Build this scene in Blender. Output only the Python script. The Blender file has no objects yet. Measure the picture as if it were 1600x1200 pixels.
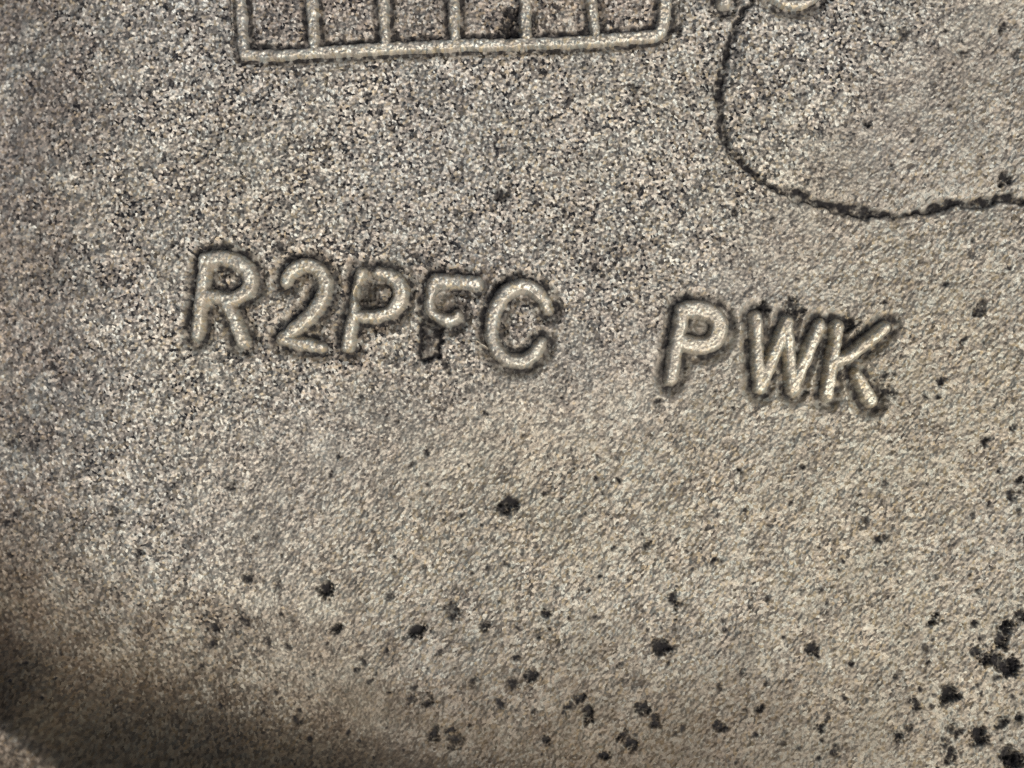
import bpy, math
import numpy as np
from mathutils import Vector

# ------------------------------------------------------------------ camera, sky, sun, exposure
# The casting lies flat; one unit U of the plan below is 0.05 mm. x runs right, y up the plate, z out of it.
U = 5e-5
sc = bpy.context.scene
cam_d = bpy.data.cameras.new('camera'); cam = bpy.data.objects.new('camera', cam_d)
sc.collection.objects.link(cam); sc.camera = cam
cam_d.sensor_width = 36.0; cam_d.lens = 50.0
CAM_H = 1600 * U * 50.0 / 36.0
cam.location = (0, 0, CAM_H); cam.rotation_euler = (0, 0, 0)
cam_d.clip_start = 0.002; cam_d.clip_end = 10
cam_d.dof.use_dof = True; cam_d.dof.focus_distance = CAM_H - 4 * U; cam_d.dof.aperture_fstop = 11.0

SUN_AZ = math.radians(-54)      # direction towards the sun in the plan (from +x, anticlockwise)
SUN_EL = math.radians(54)
wd = bpy.data.worlds.new('World'); sc.world = wd; wd.use_nodes = True
wn = wd.node_tree; wn.nodes.clear()
sky = wn.nodes.new('ShaderNodeTexSky'); sky.sky_type = 'NISHITA'; sky.sun_disc = False
sky.sun_elevation = SUN_EL; sky.sun_rotation = math.pi / 2 - SUN_AZ
sky.air_density = 1.0; sky.dust_density = 3.0; sky.ozone_density = 0.6
bg = wn.nodes.new('ShaderNodeBackground'); bg.inputs[1].default_value = 0.07
wo = wn.nodes.new('ShaderNodeOutputWorld')
wn.links.new(sky.outputs[0], bg.inputs[0]); wn.links.new(bg.outputs[0], wo.inputs[0])
sun_d = bpy.data.lights.new('sun', 'SUN'); sun = bpy.data.objects.new('sun', sun_d)
sc.collection.objects.link(sun)
sun_d.energy = 2.9; sun_d.angle = math.radians(42); sun_d.color = (1.0, 0.96, 0.885)
sd = Vector((math.cos(SUN_AZ) * math.cos(SUN_EL), math.sin(SUN_AZ) * math.cos(SUN_EL), math.sin(SUN_EL)))
sun.rotation_euler = sd.to_track_quat('Z', 'Y').to_euler()
sc.cycles.use_denoising = False
sc.view_settings.view_transform = 'Standard'; sc.view_settings.look = 'None'
sc.view_settings.exposure = 0.0; sc.view_settings.gamma = 1.0

# ------------------------------------------------------------------ noise fields
rng = np.random.default_rng(7)
NT = 2048
_f = np.fft.fftfreq(NT)
FX, FY = np.meshgrid(_f[: NT // 2 + 1].copy(), _f)
FX = np.abs(FX)

def tile(wl, band=0.5, ang=None, stretch=1.0, low=None):
    """periodic noise, wavelength wl units, unit deviation; may be stretched along ang"""
    a, b = FX, FY
    if ang is not None:
        c, s = math.cos(ang), math.sin(ang)
        a, b = (c * FX + s * FY) * stretch, (-s * FX + c * FY)
    fr = np.sqrt(a * a + b * b) + 1e-9
    if low: amp = (fr < 0.25) * fr ** (-low) * (fr > 1.0 / wl)
    else: amp = np.exp(-0.5 * (np.log(fr * wl) / band) ** 2) / fr
    w = np.fft.rfft2(rng.standard_normal((NT, NT)).astype(np.float32))
    t = np.fft.irfft2(w * amp, s=(NT, NT)).astype(np.float32)
    t -= t.mean(); return t / t.std()

def samp(t, u, v):
    x = (u + 300.0) % NT; y = (v + 300.0) % NT
    i = np.floor(x).astype(np.int32); j = np.floor(y).astype(np.int32)
    fx = (x - i).astype(np.float32); fy = (y - j).astype(np.float32)
    i %= NT; j %= NT; i1 = (i + 1) % NT; j1 = (j + 1) % NT
    return (t[j, i] * (1 - fx) + t[j, i1] * fx) * (1 - fy) + (t[j1, i] * (1 - fx) + t[j1, i1] * fx) * fy

T_A = tile(8, 0.5)                                  # grain without direction
T_B = tile(7.5, 0.4, math.radians(-50), 2.2)         # grain leaning one way
T_C = tile(8, 0.45, math.radians(42), 2.4)           # grain leaning the other way
T_M = tile(42, 0.6)
T_L = tile(230, 0.5)
T_W = tile(26, 0.7)                                   # edge wobble
T_F = tile(5, 0.35)
T_D = tile(90, 0.8)

def hsh(a, b, k):
    h = (a.astype(np.int64) * 374761393 + b.astype(np.int64) * 668265263 + k * 2147483647) & 0xFFFFFFFF
    h = ((h ^ (h >> 13)) * 1274126177) & 0xFFFFFFFF
    h = h ^ (h >> 16)
    return (h & 0xFFFFFF).astype(np.float32) / float(0x1000000)

def chips(u, v, cell, ang=0.0, sx=1.0, seed=0):
    """angular grains: every cell is a small tilted facet; returns height and closeness to an edge"""
    c, s = math.cos(ang), math.sin(ang)
    x = (c * u + s * v) / (cell * sx); y = (-s * u + c * v) / cell
    ix = np.floor(x).astype(np.int32); iy = np.floor(y).astype(np.int32)
    d1 = np.full(u.shape, 9.0, np.float32); d2 = d1.copy(); z = np.zeros(u.shape, np.float32)
    for dy in (-1, 0, 1):
        for dx in (-1, 0, 1):
            cx, cy = ix + dx, iy + dy
            px = cx + 0.15 + 0.7 * hsh(cx, cy, seed + 1) - x
            py = cy + 0.15 + 0.7 * hsh(cx, cy, seed + 2) - y
            d = np.sqrt(px * px + py * py).astype(np.float32)
            near = d < d1
            zz = (hsh(cx, cy, seed + 3) - 0.5) * 1.3 - px * (hsh(cx, cy, seed + 4) - 0.5) * 2.2 - py * (hsh(cx, cy, seed + 5) - 0.5) * 2.2
            d2 = np.where(near, d1, np.minimum(d2, d)); z = np.where(near, zz, z); d1 = np.where(near, d, d1)
    return z.astype(np.float32), np.clip(1 - (d2 - d1) / 0.28, 0, 1).astype(np.float32)

def sm(x, a, b):
    t = np.clip((x - a) / (b - a), 0, 1); return t * t * (3 - 2 * t)

def poly_dist(u, v, pts, r=None):
    """distance to a polyline; with radii r the distance is to the stroke's centre less (r - r[0])"""
    best = np.full(u.shape, 1e6, np.float32)
    for k in range(len(pts) - 1):
        (x0, y0), (x1, y1) = pts[k][:2], pts[k + 1][:2]
        ax, ay = x1 - x0, y1 - y0; L = ax * ax + ay * ay + 1e-9
        t = np.clip(((u - x0) * ax + (v - y0) * ay) / L, 0, 1)
        d = np.hypot(u - x0 - t * ax, v - y0 - t * ay)
        if len(pts[k]) > 2: d = d - (pts[k][2] * (1 - t) + pts[k + 1][2] * t)
        best = np.minimum(best, d)
    return best

def curve(pts, n=6):
    """Catmull-Rom through the points"""
    P = [np.array(p, float) for p in pts]; P = [2 * P[0] - P[1]] + P + [2 * P[-1] - P[-2]]
    out = []
    for i in range(1, len(P) - 2):
        for k in range(n):
            t = k / n
            out.append(tuple(0.5 * (2 * P[i] + (P[i + 1] - P[i - 1]) * t + (2 * P[i - 1] - 5 * P[i] + 4 * P[i + 1] - P[i + 2]) * t * t
                             + (3 * P[i] - P[i - 1] - 3 * P[i + 1] + P[i + 2]) * t ** 3)))
    out.append(tuple(P[-2])); return out

# ------------------------------------------------------------------ the plan: raised strokes
# (u, v, half width): u right, v down, in units of 0.05 mm
LET = [
    ('R', 'raised_letter', 'raised letter R at the start of the longer row', [
        [(320, 405, 10), (313, 460, 10), (306, 522, 10)],
        curve([(320, 405, 11), (345, 402, 11), (372, 410, 11), (388, 427, 11), (389, 446, 11), (376, 461, 10), (352, 466, 9), (318, 459, 9)]),
        [(350, 466, 10), (365, 498, 10), (378, 532, 10.5)]]),
    ('2', 'raised_digit', 'raised digit 2 with a bright flat foot', [
        curve([(446, 440, 8), (454, 423, 10), (476, 414, 10), (497, 421, 10), (507, 440, 11), (504, 461, 11), (491, 484, 11), (467, 508, 10), (440, 528, 9)]),
        [(441, 530, 8), (470, 537, 9), (500, 542, 8)]]),
    ('P', 'raised_letter', 'raised letter P with a round punch mark in its bowl', [
        [(564, 426, 9), (557, 450, 6), (554, 480, 7.5), (547, 515, 10), (543, 541, 9.5)],
        curve([(590, 426, 8), (608, 430, 10), (624, 446, 11), (624, 468, 11), (610, 486, 10), (588, 494, 9), (556, 494, 8)])]),
    ('5', 'raised_letter', 'raised broken character with its lower stem missing', [
        [(745, 443, 9.5), (712, 440, 10.5), (682, 438, 9.5), (676, 446, 9.5), (672, 466, 7.5), (671, 482, 7.5)],
        curve([(671, 482, 7), (678, 491, 7), (692, 498, 8), (706, 500, 9), (715, 492, 7)])]),
    ('C', 'raised_letter', 'raised letter C at the end of the longer row', [
        curve([(856, 483, 8), (848, 466, 9), (830, 450, 10), (810, 447, 10), (788, 461, 10.5), (773, 486, 10.5), (768, 514, 10), (772, 539, 9.5), (787, 558, 10), (811, 565, 10), (832, 555, 9.5), (846, 535, 8)])]),
    ('P2', 'raised_letter', 'raised letter P with a shallow dimple in its bowl', [
        [(1067, 484, 11), (1059, 530, 11), (1048, 592, 10)],
        curve([(1067, 485, 12), (1092, 483, 13), (1113, 491, 14), (1124, 509, 14), (1118, 528, 14), (1099, 540, 13), (1062, 534, 12)])]),
    ('W', 'raised_letter', 'raised letter W between the P and the K', [
        [(1181, 495, 9), (1184, 550, 9.5), (1188, 604, 10.5)], [(1188, 604, 10), (1210, 552, 10), (1229, 502, 9)],
        [(1229, 502, 9), (1234, 560, 9), (1239, 608, 10.5)], [(1239, 608, 10.5), (1260, 556, 10), (1281, 508, 9)]]),
    ('K', 'raised_letter', 'raised letter K at the end of the shorter row', [
        [(1309, 509, 9.5), (1302, 560, 10), (1293, 615, 10.5)],
        [(1383, 511, 9), (1352, 537, 9), (1325, 557, 9), (1304, 565, 8)],
        [(1338, 584, 8), (1347, 602, 10), (1360, 625, 11)]]),
]
GRID_BORDER = [[(366, -260, 10.2), (370, -60, 10.2), (373, 0, 9.7), (378, 60, 9.2), (380, 84, 9.2)],
               [(380, 84, 9.2), (440, 85, 9.2), (490, 81, 9.2), (560, 78, 9.7), (602, 75, 10.2), (660, 73, 10.2), (718, 70, 9.7), (780, 69, 9.7), (822, 67, 9.2), (880, 66, 9.7), (922, 64, 10.2), (985, 59, 10.2)],
               curve([(985, 59, 10.2), (1020, 56, 10.2), (1034, 44, 10.2), (1038, 15, 10.7), (1040, -60, 11.2), (1042, -260, 11.2)]),
               [(366, -260, 10.2), (1042, -260, 10.2)]]
GRID_LINE = [[(352, -260, 3), (356, -60, 3), (359, 0, 3), (362, 62, 2.6)]]
GRID_BARS = [[(478, -255, 10.2), (482, -60, 10.2), (486, 0, 10.7), (491, 76, 8.2)], [(594, -255, 10.2), (597, -60, 10.2), (598, 0, 9.7), (602, 70, 9.2)],
             [(703, -255, 10.2), (706, -60, 10.2), (708, 0, 10.2), (711, 66, 8.2)], [(816, -255, 10.2), (819, -60, 10.2), (820, 0, 9.7), (822, 62, 9.2)],
             [(915, -255, 9.2), (919, -60, 9.2), (924, 0, 9.2), (931, 60, 7.7)]]
RING = [[(1239 + 46 * math.cos(a), -38 + 46 * math.sin(a), 8.5) for a in np.linspace(0, 2 * math.pi, 40)]]
STUB = [[(1129, -80, 10), (1130, -50, 11), (1131, 5, 11)]]
BURR = [curve([(725, 528, 3.0), (738, 531, 3.6), (750, 536, 3.8), (762, 545, 2.6)])]
ALL_STROKES = [s for L in LET for s in L[3]] + GRID_BORDER + GRID_BARS + RING + STUB

CREASE = curve([(1200, -220, 6), (1188, -80, 6), (1175, 0, 6), (1161, 19, 7), (1142, 58, 7.5), (1132, 94, 7.5), (1125, 130, 8), (1125, 172, 7.5), (1129, 205, 8), (1145, 240, 7.5), (1177, 272, 6),
                (1210, 294, 6), (1244, 304, 11), (1281, 319, 7), (1317, 326, 11), (1350, 333, 12.5), (1389, 335, 6), (1431, 334, 5), (1470, 322, 12), (1502, 318, 6),
                (1535, 315, 12), (1567, 309, 7), (1600, 313, 8), (1690, 306, 7), (1900, 290, 7)], 4)
CRE_XY = np.array([(p[0], p[1]) for p in CREASE])

PITS = [(270,670,6,.5),(358,758,8,.7),(115,763,6,.4),(173,792,9,.35),(213,863,7,.7),(398,840,6,.4),(385,902,9,.7),(433,918,9,.5),(507,920,12,1),(378,968,6,.7),(320,987,4.5,1),(525,983,9,.7),(43,697,9,.4),(10,690,9,.5),(287,900,3,.6),(15,910,5,.5),
(795,787,15,.8),(783,795,9,.7),(643,727,6,.4),(790,880,6,.5),(761,885,4,.6),(816,865,6,.4),(660,887,6,.4),(958,857,5,.6),(886,893,5,.5),(1055,937,10,.9),(850,960,9,.9),(706,952,14,.6),(650,987,12,1),(606,930,9,.5),(930,965,5,.5),(753,983,9,.7),(1025,628,8,.5),(936,713,5,.4),(621,657,5,.4),(563,623,7,.4),
(1146,638,4,.7),(1119,612,5,.6),(1156,733,6,.7),(1253,728,6,.8),(1249,748,3,.5),(1386,755,6,.5),(1346,773,4,.6),(1338,787,4,.6),(1236,788,5,.6),(1164,797,5,.7),(1353,813,6,.6),(1203,820,6,.6),(1370,841,6,.8),(1383,838,5,.8),(1119,873,6,.7),(1073,858,5,.5),(1254,920,5,.5),(1541,692,8,.8),(1586,773,9,.7),(1597,752,9,.9),(1593,800,7,.5),(1518,803,5,.5),(1463,900,5,.5),(1530,924,6,.7),(1461,968,11,1),(1523,975,7,.8),(1570,980,12,.8),(1597,963,10,.9),(1133,985,5,.6),
(325,1010,9,.6),(445,1012,7,.7),(417,1005,7,.5),(522,984,11,.6),(600,1020,6,.6),(566,1035,7,.6),(307,1048,7,.7),(425,1086,5,.5),(339,1106,5,.6),(668,1098,11,.8),(640,1095,8,.6),(575,1066,6,.6),(645,1075,6,.6),(542,1150,4,.7),(675,1150,12,.7),(460,1130,7,.5),(410,1115,4,.5),
(737,1064,8,.6),(828,1058,9,.8),(838,1052,5,.6),(800,1069,7,.6),(903,1094,9,.7),(919,1122,10,1),(917,1110,7,.9),(887,1106,8,.6),(1006,1109,10,.8),(1025,1131,9,.7),(975,1153,10,.9),(987,1165,9,.8),(944,1181,9,.8),(853,1159,8,.9),(778,1100,9,.6),(834,1115,6,.6),(1035,1015,13,.95),(1050,1012,6,.8),(964,1042,5,.5),(1122,1136,8,.8),(1132,1139,5,.8),(1191,1108,8,.9),(1122,1075,6,.5),(1156,1050,6,.5),(1012,986,4,.5),(706,1144,8,.7),(709,1165,12,.6),
(1270,1014,9,.95),(1276,1026,8,.9),(1332,1039,6,1),(1447,1012,6,.3),(1320,1092,6,.6),(1347,1107,4,.5),(1286,1138,8,.9),(1290,1124,6,.6),(1408,1152,9,.9),(1422,1138,6,.7),(1432,1101,9,.8),(1420,1097,6,.6),(1485,1086,17,1),(1527,1019,8,.7),(1545,1030,10,1),(1558,1034,12,1),(1575,1046,14,1),(1586,1038,11,.9),(1564,1000,10,.9),(1569,1010,8,.9),(1572,975,9,.8),(1560,1062,6,.7),(1532,1152,16,1),(1487,1140,9,.7),(1498,1150,9,.7),(1480,1165,7,.6),(1487,1182,12,.7),(1575,1182,15,.9),(1590,1192,16,1),(1597,1125,10,.9),(1567,1132,10,.6),(1305,1175,8,.5),(1250,1170,6,.5),(1222,1162,6,.4),(1527,1072,4,.5),(1630,1060,14,.9),(1640,1160,16,.9),
(267,383,7,.7),(203,207,5,.4),(233,265,5,.4),(988,135,7,.8),(781,307,11,.55),(775,303,6,.6),(796,292,7,.7),(933,420,8,.45),(771,222,5,.5),(830,213,4,.5),(613,203,6,.5),(840,320,6,.4),
(1480,444,6,.8),(1533,481,12,.5),(1528,490,7,.5),(1575,420,6,.6),(1505,530,7,.7),(1472,595,7,.9),(1465,596,5,.8),(1206,341,6,.6),(1397,587,5,.4),
(1359,197,8,.9),(1350,197,5,.6),(1571,278,11,1),(1502,84,6,.7),(1411,52,9,.5),(1561,47,7,.6),(1450,68,4,.6),(1314,104,5,.6),(1278,31,6,.5),(1395,258,6,.5),(1480,166,5,.4),(1587,85,10,.4),(1184,224,4,.6),(1255,145,5,.5),
(799,24,13,1),(789,42,13,1),(804,46,11,1),(1056,44,9,.6),
(697,572,7,.7),(699,582,5,.7),(735,585,4,.8),
(783,446,13,.9),(1197,482,9,.8),(1188,480,8,.9),(1238,478,10,.8),(1247,487,8,.8),(1332,504,9,.8),(1322,511,9,.8),(1345,518,9,.6),(585,512,7,.6),
(436,388,9,.35),(652,403,10,.25),(1378,588,9,.55),(1386,610,10,.6),(575,455,12,.9),(564,462,8,.8)]  # the pair right of the K paints the shaded slope of its leg
PUNCH = [(574, 461, 20, 7), (695, 469, 17.5, 6), (1099, 509, 17, 4)]     # round punch marks: centre, radius, depth
for _ in range(950):                                                      # fine porosity, thicker low on the plate and to the right
    pu, pv = rng.uniform(-60, 1680), rng.uniform(-60, 1300)
    if rng.random() < (0.12 + 0.75 * max(0, (pv - 500) / 700) + 0.25 * (pu > 1450)): PITS.append((pu, pv, rng.uniform(2.6, 3.8) + 2.6 * rng.random() ** 3, rng.uniform(.35, .9)))

# ------------------------------------------------------------------ the surface as a height over the plan
def ridge_t(u, v): return -0.305 * u + 0.952 * (v - 960)

def rib_foot(u, v):
    s = 0.952 * u + 0.305 * (v - 960)
    return 108 - 0.105 * s - 46 * np.exp(-(np.maximum(s - 70, 0) / 95) ** 2) + 7 * np.sin(s / 90.0)

def rib_k(u, v):
    """0 on the plate, 1 on the crest of the shade-casting rib added along the lower left edge"""
    q = np.clip((ridge_t(u, v) - rib_foot(u, v) + 80) / 164.0, 0, 1)
    return np.where(q < 0.92, 0.86 * (q / 0.92) ** 2.6, 0.86 + 0.14 * np.sin((q - 0.92) / 0.08 * math.pi / 2))

def base_z(u, v):
    t = ridge_t(u, v)
    z = -0.00004 * (v - 500) ** 2 * (v > 500) * 0.35 - 0.00002 * (u - 900) ** 2 * (u < 900)
    z = z - 22 * sm(t, -150, 90)
    z = z + 150 * rib_k(u, v)  # rib added and shaped for the shade it casts over the lower left
    z = z - 0.0004 * np.maximum(300 - u - 0.12 * v, 0) ** 2 * np.exp(-np.maximum(-u, 0) / 200)
    return z + samp(T_L, u, v) * 1.6

def grain(u, v, amp=1.0):
    """sand-cast grain: isotropic up the plate, leaning one way low down and the other way at the left"""
    wb = sm(v + 0.25 * (u - 600) + 0.9 * np.maximum(u - 1050, 0), 520, 850) * sm(u - 0.6 * (v - 600), 60, 420)
    wc = sm(420 - u + 0.25 * (v - 700), 0, 420) * (1 - wb)
    wa = 1 - wb - wc
    za, ea = chips(u, v, 6.0, 0.3, 1.0, 11)
    zb, eb = chips(u, v, 5.6, math.radians(-52), 1.5, 23)
    zc, ec = chips(u, v, 6.4, math.radians(43), 1.9, 37)
    g = wa * (0.55 * samp(T_A, u, v) + 0.75 * za - 0.95 * ea)
    g = g + wb * (0.42 * samp(T_B, u, v) + 0.7 * zb - 1.25 * eb) + wc * (0.6 * samp(T_C, u, v) + 0.5 * zc - 0.6 * ec)
    return amp * (g + 0.25 * samp(T_F, u, v) + 0.6 * samp(T_M, u, v)), wb, wc

STRK_BOX = []
for s in ALL_STROKES:
    a = np.array([(p[0], p[1]) for p in s]); STRK_BOX.append((a[:, 0].min() - 40, a[:, 0].max() + 40, a[:, 1].min() - 40, a[:, 1].max() + 40))

def stroke_field(u, v, strokes=None):
    """signed distance to the nearest edge of the strokes"""
    d = np.full(u.shape, 60.0, np.float32)
    S = ALL_STROKES if strokes is None else strokes
    for k, s in enumerate(S):
        a = np.array([(p[0], p[1]) for p in s]); m = (u > a[:, 0].min() - 60) & (u < a[:, 0].max() + 60) & (v > a[:, 1].min() - 60) & (v < a[:, 1].max() + 60)
        if m.any(): d[m] = np.minimum(d[m], poly_dist(u[m], v[m], s))
    return d

def inside_pad(u, v):
    """true on the pad enclosed by the curved crease (upper right)"""
    P = np.vstack([CRE_XY, [(2600, 290), (2600, -1500), (1200, -1500)]])
    n = len(P); c = np.zeros(u.shape, bool); j = n - 1
    for i in range(n):
        yi, yj, xi, xj = P[i, 1], P[j, 1], P[i, 0], P[j, 0]
        cr = ((yi > v) != (yj > v)) & (u < (xj - xi) * (v - yi) / (yj - yi + 1e-12) + xi)
        c ^= cr; j = i
    return c

def plate(u, v):
    sh = u.shape; u = u.ravel().astype(np.float32); v = v.ravel().astype(np.float32)
    z = base_z(u, v).astype(np.float32)
    g, wb, wc = grain(u, v)
    w1 = samp(T_W, u, v); w2 = samp(T_W, u + 700, v + 400); wf = samp(T_F, u, v); wg = samp(T_F, u + 300, v + 900)
    stain_and_shade = np.zeros(u.shape, np.float32); speck = 0.88 - 0.46 * wb - 0.2 * wc + 0.12 * samp(T_D, u, v)
    # moat round the strokes
    uu, vv = u + 0.7 * w1, v + 0.7 * w2
    d = stroke_field(uu, vv)
    isg = (v < 110) & (u < 1060)
    wid = np.where(isg, 5.0, 7.5)
    moat = np.exp(-(np.maximum(d - np.where(isg, 4, 7), 0) / wid) ** 2)
    z -= np.where(isg, 5.0, 9.5) * moat
    g *= 1 - 0.85 * moat
    rim = np.exp(-((d - 23) / 6.0) ** 2) * (~isg); z += 1.2 * rim
    stain_and_shade = np.maximum(stain_and_shade, np.where(isg, 0.85, 0.85) * np.clip(np.exp(-(np.maximum(d - np.where(isg, 4.5, 6.5), 0) / np.where(isg, 4.0, 6.5)) ** 2) * (0.9 + 0.2 * w2), 0, 1))  # mostly shade painted round the strokes, with some grime
    # the curved crease and the pad beyond it
    dc = np.full(u.shape, 60.0, np.float32); m = (u > 1050) & (v < 420)
    if m.any(): dc[m] = poly_dist(u[m] + 1.6 * w1[m], v[m] + 1.6 * w2[m], CREASE)
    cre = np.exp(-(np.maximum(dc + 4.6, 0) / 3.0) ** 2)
    pad = inside_pad(u, v)
    z += pad * 5.0 * sm(dc, -6, 26); z -= 8 * cre
    stain_and_shade = np.maximum(stain_and_shade, np.clip(cre * (0.86 + 0.08 * wf + 0.2 * w2), 0, 1))
    # pits
    for (pu, pv, pr, ps) in PITS:
        wk = min(1.0, pr / 10.0)
        m = np.nonzero((np.abs(u - pu) < pr * 2.6) & (np.abs(v - pv) < pr * 2.6))[0]
        if not len(m): continue
        pr = pr * 1.12; dd = np.hypot(u[m] + wk * (w1[m] * 3.4 + wf[m] * 1.8) - pu, v[m] + wk * (w2[m] * 3.4 + wg[m] * 1.8) - pv) / pr
        k = 1 - sm(dd, 0.2, 1.4); kz = 1 - sm(dd, 0.45, 1.12)
        z[m] -= kz * ps * pr * 0.75; g[m] *= 1 - 0.6 * k
        stain_and_shade[m] = np.maximum(stain_and_shade[m], np.clip(k * (0.64 + 0.42 * ps), 0, 1))
    for (pu, pv, pr, dp) in PUNCH:
        m = np.hypot(u - pu, v - pv) < pr * 1.5
        dd = np.hypot(u[m] - pu, v[m] - pv) / pr; k = 1 - sm(dd, 0.85, 1.05)
        z[m] -= dp * k * 1.0; g[m] *= 1 - 0.75 * k; speck[m] *= 1 - 0.7 * k; stain_and_shade[m] = np.where(k > .5, np.maximum(stain_and_shade[m] * 0.6, 0.62 if pu < 600 else 0.4), stain_and_shade[m])
    z += 7 * (1 - sm(np.hypot(u - 1097, v - 511), 5, 22)); stain_and_shade *= 1 - 0.5 * (1 - sm(np.hypot(u - 1094, v - 512), 8, 16))
    # the hole torn where the broken character's stem should stand
    m = (np.abs(u - 673) < 45) & (np.abs(v - 528) < 60)
    bx = np.abs(u[m] + 1.6 * w1[m] + 0.5 * wf[m] - 672 + 0.06 * (v[m] - 528)) - 20; by = np.abs(v[m] + 2.2 * w2[m] - 531) - 33
    bd = np.maximum(bx, by); k = 1 - sm(bd, -4, 2)
    z[m] -= 12 * k * np.clip(0.6 + sm(bd, -13, -5) * 0.5, 0, 1)
    stain_and_shade[m] = np.maximum(stain_and_shade[m], k * np.clip(np.maximum(sm(bd, -13, -5), 0.62 + 0.16 * w1[m]), 0, 1))
    dd = np.hypot(u - 599, v - 458); z += 6 * (1 - sm(dd, 8, 17)); stain_and_shade *= 1 - 0.9 * (1 - sm(dd, 7, 14))
    t = ridge_t(u, v)
    painted_shade = np.clip(0.6 * sm(t + 26 * samp(T_D, u, v), -230, -10) + 0.4 * sm(t + 14 * samp(T_D, u, v), -70, 60), 0, 1) * (1 - 0.9 * sm(t - rib_foot(u, v), 66, 84))  # shade painted over the lower left, kept off the lit crest
    low = 0.95 * sm(v + 20 * samp(T_D, u + 90, v), 900, 1210) * (1 - 0.7 * sm(u, 1050, 1500)); painted_shade = np.maximum(painted_shade, low)  # shade painted along the bottom edge, weaker to the right
    dirt_and_shade = 0.5 + 0.5 * np.tanh(samp(T_D, u, v) * 0.8)
    ring = np.exp(-(np.minimum(np.hypot((u - 600) / 330.0, (v - 470) / 110.0), 3)) ** 2)      # brown dirt lodged round the longer row
    cellfloor = sm(u, 380, 400) * (1 - sm(u, 1015, 1035)) * (1 - sm(v, 60, 80))
    dirt_and_shade = np.clip(0.55 * dirt_and_shade + 0.7 * cellfloor + 1.1 * sm(300 - u - 0.1 * v, 0, 300) * np.clip(0.7 + 0.4 * samp(T_D, u + 500, v), 0, 1) + 0.6 * ring * np.clip(0.6 + 0.6 * w1, 0, 1), 0, 1)  # the left-edge term is mottled brown dirt plus painted shade
    z += g * (1 - 0.45 * painted_shade)
    speck *= 1 - 0.4 * painted_shade
    return [a.reshape(sh) for a in (z, stain_and_shade, painted_shade, speck, dirt_and_shade, wb, pad)]

# ------------------------------------------------------------------ materials
def nn(nt, kind, **kw):
    n = nt.nodes.new(kind)
    for k, v in kw.items():
        if k == 'inp':
            for i, x in v.items(): n.inputs[i].default_value = x
        else: setattr(n, k, v)
    return n

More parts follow.
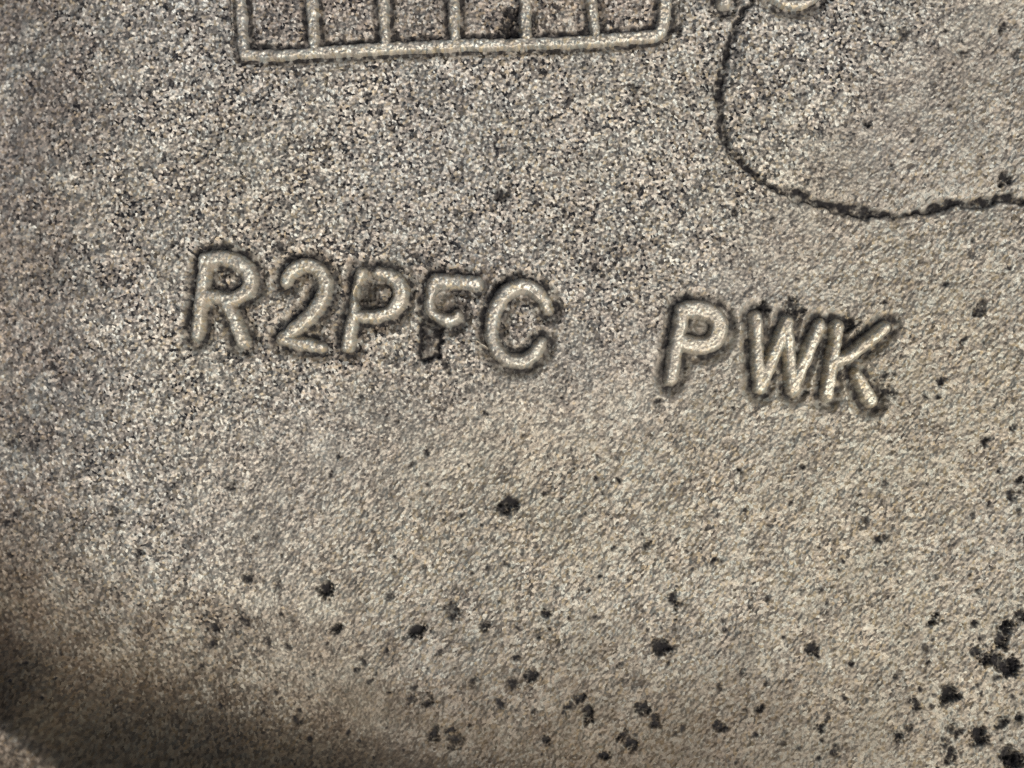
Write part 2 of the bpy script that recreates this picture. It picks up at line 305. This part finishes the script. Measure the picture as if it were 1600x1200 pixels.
def metal(name, dark, mid, light, brk=0.25, rough=0.56, metallic=0.35, fleck=1.0, bump=0.5):
    m = bpy.data.materials.new(name); m.use_nodes = True; nt = m.node_tree; nt.nodes.clear(); L = nt.links.new
    out = nn(nt, 'ShaderNodeOutputMaterial'); p = nn(nt, 'ShaderNodeBsdfPrincipled'); L(p.outputs[0], out.inputs[0])
    tc = nn(nt, 'ShaderNodeTexCoord')
    def vor(rot, scl, s, feature='F1'):
        mp = nn(nt, 'ShaderNodeMapping'); mp.inputs['Rotation'].default_value = (0, 0, rot); mp.inputs['Scale'].default_value = (scl / U, s / U, 1 / U * 0.2)
        mp.vector_type = 'POINT'
        wn_ = nn(nt, 'ShaderNodeTexNoise'); wn_.inputs['Scale'].default_value = 0.35; wn_.inputs['Detail'].default_value = 1
        ad = nn(nt, 'ShaderNodeMix', data_type='VECTOR'); ad.inputs[0].default_value = 0.45
        rt = nn(nt, 'ShaderNodeVectorRotate', rotation_type='Z_AXIS'); rt.inputs['Angle'].default_value = rot
        mp.inputs['Rotation'].default_value = (0, 0, 0)
        L(tc.outputs['Object'], rt.inputs[0]); L(rt.outputs[0], mp.inputs[0])
        wn_.inputs['Scale'].default_value = 1.6
        L(mp.outputs[0], wn_.inputs['Vector'])
        vm = nn(nt, 'ShaderNodeVectorMath', operation='MULTIPLY_ADD'); vm.inputs[1].default_value = (0.9, 0.9, 0.0)
        L(wn_.outputs['Color'], vm.inputs[0]); L(mp.outputs[0], vm.inputs[2])
        vo = nn(nt, 'ShaderNodeTexVoronoi', feature=feature, voronoi_dimensions='2D'); vo.inputs['Scale'].default_value = 1.0
        L(vm.outputs[0], vo.inputs['Vector']); return vo
    va = vor(0.4, 1 / 4.0, 1 / 4.0); vb = vor(math.radians(-50), 1 / 5.4, 1 / 3.8)
    vb.inputs['Randomness'].default_value = 1.0
    def attr(n): a = nn(nt, 'ShaderNodeAttribute'); a.attribute_name = n; return a.outputs['Fac']
    def math_(op, a, b=None, c=None, clamp=False):
        n = nn(nt, 'ShaderNodeMath', operation=op, use_clamp=clamp)
        for i, x in enumerate((a, b, c)):
            if x is None: continue
            if isinstance(x, (int, float)): n.inputs[i].default_value = x
            else: L(x, n.inputs[i])
        return n.outputs[0]
    def mixc(f, a, b, bt='MIX'):
        n = nn(nt, 'ShaderNodeMix', data_type='RGBA', blend_type=bt)
        if isinstance(f, float): n.inputs[0].default_value = f
        else: L(f, n.inputs[0])
        for i, x in ((6, a), (7, b)):
            if isinstance(x, tuple): n.inputs[i].default_value = (*x, 1)
            else: L(x, n.inputs[i])
        return n.outputs[2]
    lean = attr('lean')
    cell = mixc(lean, va.outputs['Color'], vb.outputs['Color'])
    sx = nn(nt, 'ShaderNodeSeparateColor'); L(cell, sx.inputs[0])
    speck = attr('speck')
    # value of a fleck: mid grey pulled apart by 'speck'
    val = math_('MULTIPLY_ADD', math_('SUBTRACT', sx.outputs[0], 0.5), math_('MULTIPLY', speck, fleck), 0.55, clamp=True)
    cr = nn(nt, 'ShaderNodeValToRGB'); L(val, cr.inputs[0]); e = cr.color_ramp.elements
    e[0].position = 0.14; e[0].color = (*dark, 1); e[1].position = 1.0; e[1].color = (*light, 1)
    k = e.new(0.27); k.color = (*[a * .55 + b * .45 for a, b in zip(dark, mid)], 1); k = e.new(0.55); k.color = (*mid, 1)
    # faint tints from fleck to fleck: bluish, brownish, yellowish
    tint = nn(nt, 'ShaderNodeValToRGB'); L(sx.outputs[1], tint.inputs[0]); t = tint.color_ramp.elements
    t[0].color = (0.90, 0.97, 1.05, 1); t[1].color = (1.12, 1.0, 0.82, 1); q = t.new(0.35); q.color = (1.0, 0.98, 0.98, 1); q = t.new(0.75); q.color = (1.03, 0.97, 0.97, 1)
    col = mixc(1.0, cr.outputs[0], tint.outputs[0], 'MULTIPLY')
    # oxide clouds
    ns = nn(nt, 'ShaderNodeTexNoise'); ns.inputs['Scale'].default_value = 1 / (130 * U); ns.inputs['Detail'].default_value = 6; ns.inputs['Roughness'].default_value = 0.65
    L(tc.outputs['Object'], ns.inputs['Vector'])
    mr = nn(nt, 'ShaderNodeMapRange'); L(ns.outputs[0], mr.inputs[0]); mr.inputs[1].default_value = .3; mr.inputs[2].default_value = .7; mr.inputs[3].default_value = .82; mr.inputs[4].default_value = 1.14
    col = mixc(1.0, col, nn_rgb(nt, L, mr.outputs[0]), 'MULTIPLY')
    nh = nn(nt, 'ShaderNodeTexNoise'); nh.inputs['Scale'].default_value = 1 / (420 * U); nh.inputs['Detail'].default_value = 4; L(tc.outputs['Object'], nh.inputs['Vector'])
    hue = math_('MULTIPLY_ADD', math_('SUBTRACT', nh.outputs[0], 0.5), 1.6, attr('warm'), clamp=True)
    col = mixc(1.0, col, mixc(hue, (0.965, 0.965, 0.965), (1.03, 0.99, 0.875)), 'MULTIPLY')
    dirt_and_shade = attr('dirt_and_shade')
    col = mixc(math_('MULTIPLY', dirt_and_shade, 0.68), col, mixc(1.0, col, (0.62, 0.54, 0.52), 'MULTIPLY'))
    painted_shade = attr('painted_shade'); col = mixc(painted_shade, col, mixc(1.0, col, (0.34, 0.285, 0.22), 'MULTIPLY'))  # shade multiplied into the base colour
    # crud in pits and creases, painted shade round strokes, broken up by the flecks
    st = math_('MULTIPLY_ADD', math_('SUBTRACT', sx.outputs[2], 0.5), brk, attr('stain_and_shade'))
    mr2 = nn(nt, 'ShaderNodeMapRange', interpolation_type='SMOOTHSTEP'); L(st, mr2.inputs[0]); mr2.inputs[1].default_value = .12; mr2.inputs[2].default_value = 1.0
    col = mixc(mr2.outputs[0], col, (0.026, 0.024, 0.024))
    L(col, p.inputs['Base Color'])
    L(math_('MULTIPLY', math_('SUBTRACT', 1.0, mr2.outputs[0]), math_('MULTIPLY', math_('SUBTRACT', 1.0, math_('MULTIPLY', painted_shade, 0.8)), metallic)), p.inputs['Metallic'])
    L(math_('SUBTRACT', 0.5, math_('MULTIPLY', mr2.outputs[0], 0.42)), p.inputs['Specular IOR Level'])
    rg = math_('ADD', math_('MULTIPLY_ADD', sx.outputs[1], 0.2, rough - 0.1), math_('MULTIPLY', mr2.outputs[0], 0.3)); L(rg, p.inputs['Roughness'])
    # each fleck is a facet with a slightly different face
    geo = nn(nt, 'ShaderNodeNewGeometry')
    off = nn(nt, 'ShaderNodeVectorMath', operation='MULTIPLY_ADD'); off.inputs[1].default_value = (bump, bump, 0); off.inputs[2].default_value = (-bump / 2, -bump / 2, 0)
    L(cell, off.inputs[0])
    ad = nn(nt, 'ShaderNodeVectorMath', operation='ADD'); L(geo.outputs['Normal'], ad.inputs[0]); L(off.outputs[0], ad.inputs[1])
    no = nn(nt, 'ShaderNodeVectorMath', operation='NORMALIZE'); L(ad.outputs[0], no.inputs[0])
    nb = nn(nt, 'ShaderNodeTexNoise'); nb.inputs['Scale'].default_value = 1 / (3.2 * U); nb.inputs['Detail'].default_value = 3
    L(tc.outputs['Object'], nb.inputs['Vector'])
    bp = nn(nt, 'ShaderNodeBump'); bp.inputs['Strength'].default_value = 0.5; bp.inputs['Distance'].default_value = 1.2 * U
    L(nb.outputs[0], bp.inputs['Height']); L(no.outputs[0], bp.inputs['Normal']); L(bp.outputs[0], p.inputs['Normal'])
    return m

def nn_rgb(nt, L, v):
    c = nt.nodes.new('ShaderNodeCombineColor')
    for i in range(3): L(v, c.inputs[i])
    return c.outputs[0]

M_CAST = metal('cast_aluminium', (0.035, 0.035, 0.037), (0.35, 0.335, 0.29), (0.70, 0.675, 0.585), fleck=1.0)
M_LET = metal('worn_cast_aluminium', (0.12, 0.115, 0.10), (0.60, 0.585, 0.495), (0.80, 0.785, 0.68), brk=0.1, rough=0.52, metallic=0.5, fleck=0.42, bump=0.3)

# ------------------------------------------------------------------ mesh building
def make(name, u, v, z, keep, attrs, mat, parent, smooth=True):
    """a grid of points as a mesh; only the quads in keep, unused points dropped"""
    H, W = u.shape
    idx = np.arange(H * W).reshape(H, W)
    q = np.stack([idx[:-1, :-1], idx[1:, :-1], idx[1:, 1:], idx[:-1, 1:]], -1)
    q = q[keep] if keep is not None else q.reshape(-1, 4)
    used = np.zeros(H * W, bool); used[q.ravel()] = True
    new = np.cumsum(used) - 1; q = new[q].astype(np.int32)
    co = np.stack([(u.ravel() - 800) * U, (600 - v.ravel()) * U, z.ravel() * U], -1)[used].astype(np.float32)
    me = bpy.data.meshes.new(name); n = len(q)
    me.vertices.add(len(co)); me.vertices.foreach_set('co', co.ravel())
    me.loops.add(n * 4); me.loops.foreach_set('vertex_index', q.ravel())
    me.polygons.add(n); me.polygons.foreach_set('loop_start', np.arange(0, n * 4, 4, dtype=np.int32))
    me.polygons.foreach_set('use_smooth', np.full(n, smooth))
    me.update(calc_edges=True)
    for k, a in attrs.items():
        at = me.attributes.new(k, 'FLOAT', 'POINT'); at.data.foreach_set('value', np.ascontiguousarray(a.ravel()[used], dtype=np.float32))
    me.materials.append(mat)
    o = bpy.data.objects.new(name, me); sc.collection.objects.link(o); o.parent = parent
    return o

def warm_of(u, v): return np.clip(0.25 + 0.45 * sm(v + 0.25 * u, 350, 1100) + 0.2 * sm(u, 700, 1500), 0, 1)

root = bpy.data.objects.new('cast_housing', None); sc.collection.objects.link(root)
root.empty_display_size = 0.02
root['label'] = 'rough grey cast aluminium housing with raised letters, a ribbed grid and dark pits'
root['category'] = 'metal casting'

def axis(a, b, step, far, grow=1.18):
    c = list(np.arange(a, b + 1e-6, step)); s = step; lo, hi = [], []
    x = c[0]
    while x > a - far: s *= grow; x -= s; lo.append(x)
    s = step; x = c[-1]
    while x < b + far: s *= grow; x += s; hi.append(x)
    return np.array(lo[::-1] + c + hi, np.float32)

STEP = 1.45
AU = axis(-50, 1650, STEP, 1500); AV = axis(-50, 1250, STEP, 1500)
GU, GV = np.meshgrid(AU, AV)
Z, stain_and_shade, painted_shade, speck, dirt_and_shade, lean, pad = plate(GU, GV)
at = dict(warm=warm_of(GU, GV), stain_and_shade=stain_and_shade, painted_shade=painted_shade, speck=speck, dirt_and_shade=dirt_and_shade, lean=lean)
padq = pad[:-1, :-1] > 0.5
ribq = (ridge_t(GU, GV) > rib_foot(GU, GV) + 10)[:-1, :-1]
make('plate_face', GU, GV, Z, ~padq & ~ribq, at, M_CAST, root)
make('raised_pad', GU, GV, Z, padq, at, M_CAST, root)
make('shade_rib', GU, GV, Z, ribq & ~padq, at, M_CAST, root)['label'] = 'rib added at the lower left corner, shaped to cast shade on the plate'

def raised(name, strokes, height, parent, label=None, step=1.25, slope=7.5, top=0.5, mat=None, worn=1.0, rough=0.45):
    """strokes as one rounded relief standing in its moat; the foot ends under the plate"""
    a = np.array([(p[0], p[1]) for s in strokes for p in s])
    r = max(p[2] for s in strokes for p in s) + 14
    u, v = np.meshgrid(np.arange(a[:, 0].min() - r, a[:, 0].max() + r, step, dtype=np.float32), np.arange(a[:, 1].min() - r, a[:, 1].max() + r, step, dtype=np.float32))
    w1 = samp(T_W, u, v); w2 = samp(T_W, u + 700, v + 400); wf = samp(T_F, u, v)
    d = stroke_field((u + 0.7 * w1 + 0.25 * wf).ravel(), (v + 0.7 * w2).ravel(), strokes).reshape(u.shape)
    zb = base_z(u, v)
    # rounded crown (d < 0) falling steeply to the moat
    crown = height - 2.6 * np.clip((d + 9) / 9, 0, 1) ** 2
    side = sm(d, -4.5, slope + 1.5)
    z = zb + crown * (1 - side) - 22 * side
    g, wb, wc = grain(u, v, rough)
    z = z + (g - rough * 0.8 * samp(T_M, u, v)) * (1 - 0.4 * side)
    st = 0.9 * sm(d, -3.5, 4.5) * np.clip(0.9 + 0.15 * w2, 0, 1)  # shade and a little grime painted down the stroke sides
    for (pu, pv, pr, dp) in PUNCH[:2] if name != 'grid' else []:
        k = 1 - sm(np.hypot(u - pu, v - pv) / pr, 0.92, 1.04); z = z - (height + dp + 6) * k
        st = np.maximum(st, 0.6 * k)
    wr = np.clip(0.3 + 0.25 * samp(T_M, u, v) + 0.3 * samp(T_F, u, v), 0, 1)
    rv = d[:-1, :-1] < slope + 4
    o = make(name, u, v, z, rv, dict(warm=warm_of(u, v), stain_and_shade=st, painted_shade=np.zeros_like(u), speck=np.full_like(u, 0.75 if rough < .6 else 0.95), dirt_and_shade=0.65 * (1 - wr), lean=wb), mat or M_LET, parent)
    if label: o['label'] = label
    return o

for key, nm, lab, strokes in LET:
    raised(nm, strokes, 10.0, root, lab)
gridm = raised('raised_grid', GRID_BORDER, 8.5, root, 'raised ruled grid cut off by the top edge', slope=5, mat=M_LET, rough=0.8)
raised('grid_bar', GRID_LINE, 4.5, gridm, 'thin ridge beside the left side of the grid', slope=3.5, mat=M_CAST)
for b in GRID_BARS: raised('grid_bar', [b], 8.0, gridm, slope=5, mat=M_LET, rough=0.8)
raised('raised_ring', RING, 8.5, root, slope=5, rough=0.6)
raised('raised_stub', STUB, 9.5, root, slope=5, rough=0.6)
raised('thin_burr', BURR, 5.0, root, slope=3, mat=M_LET)
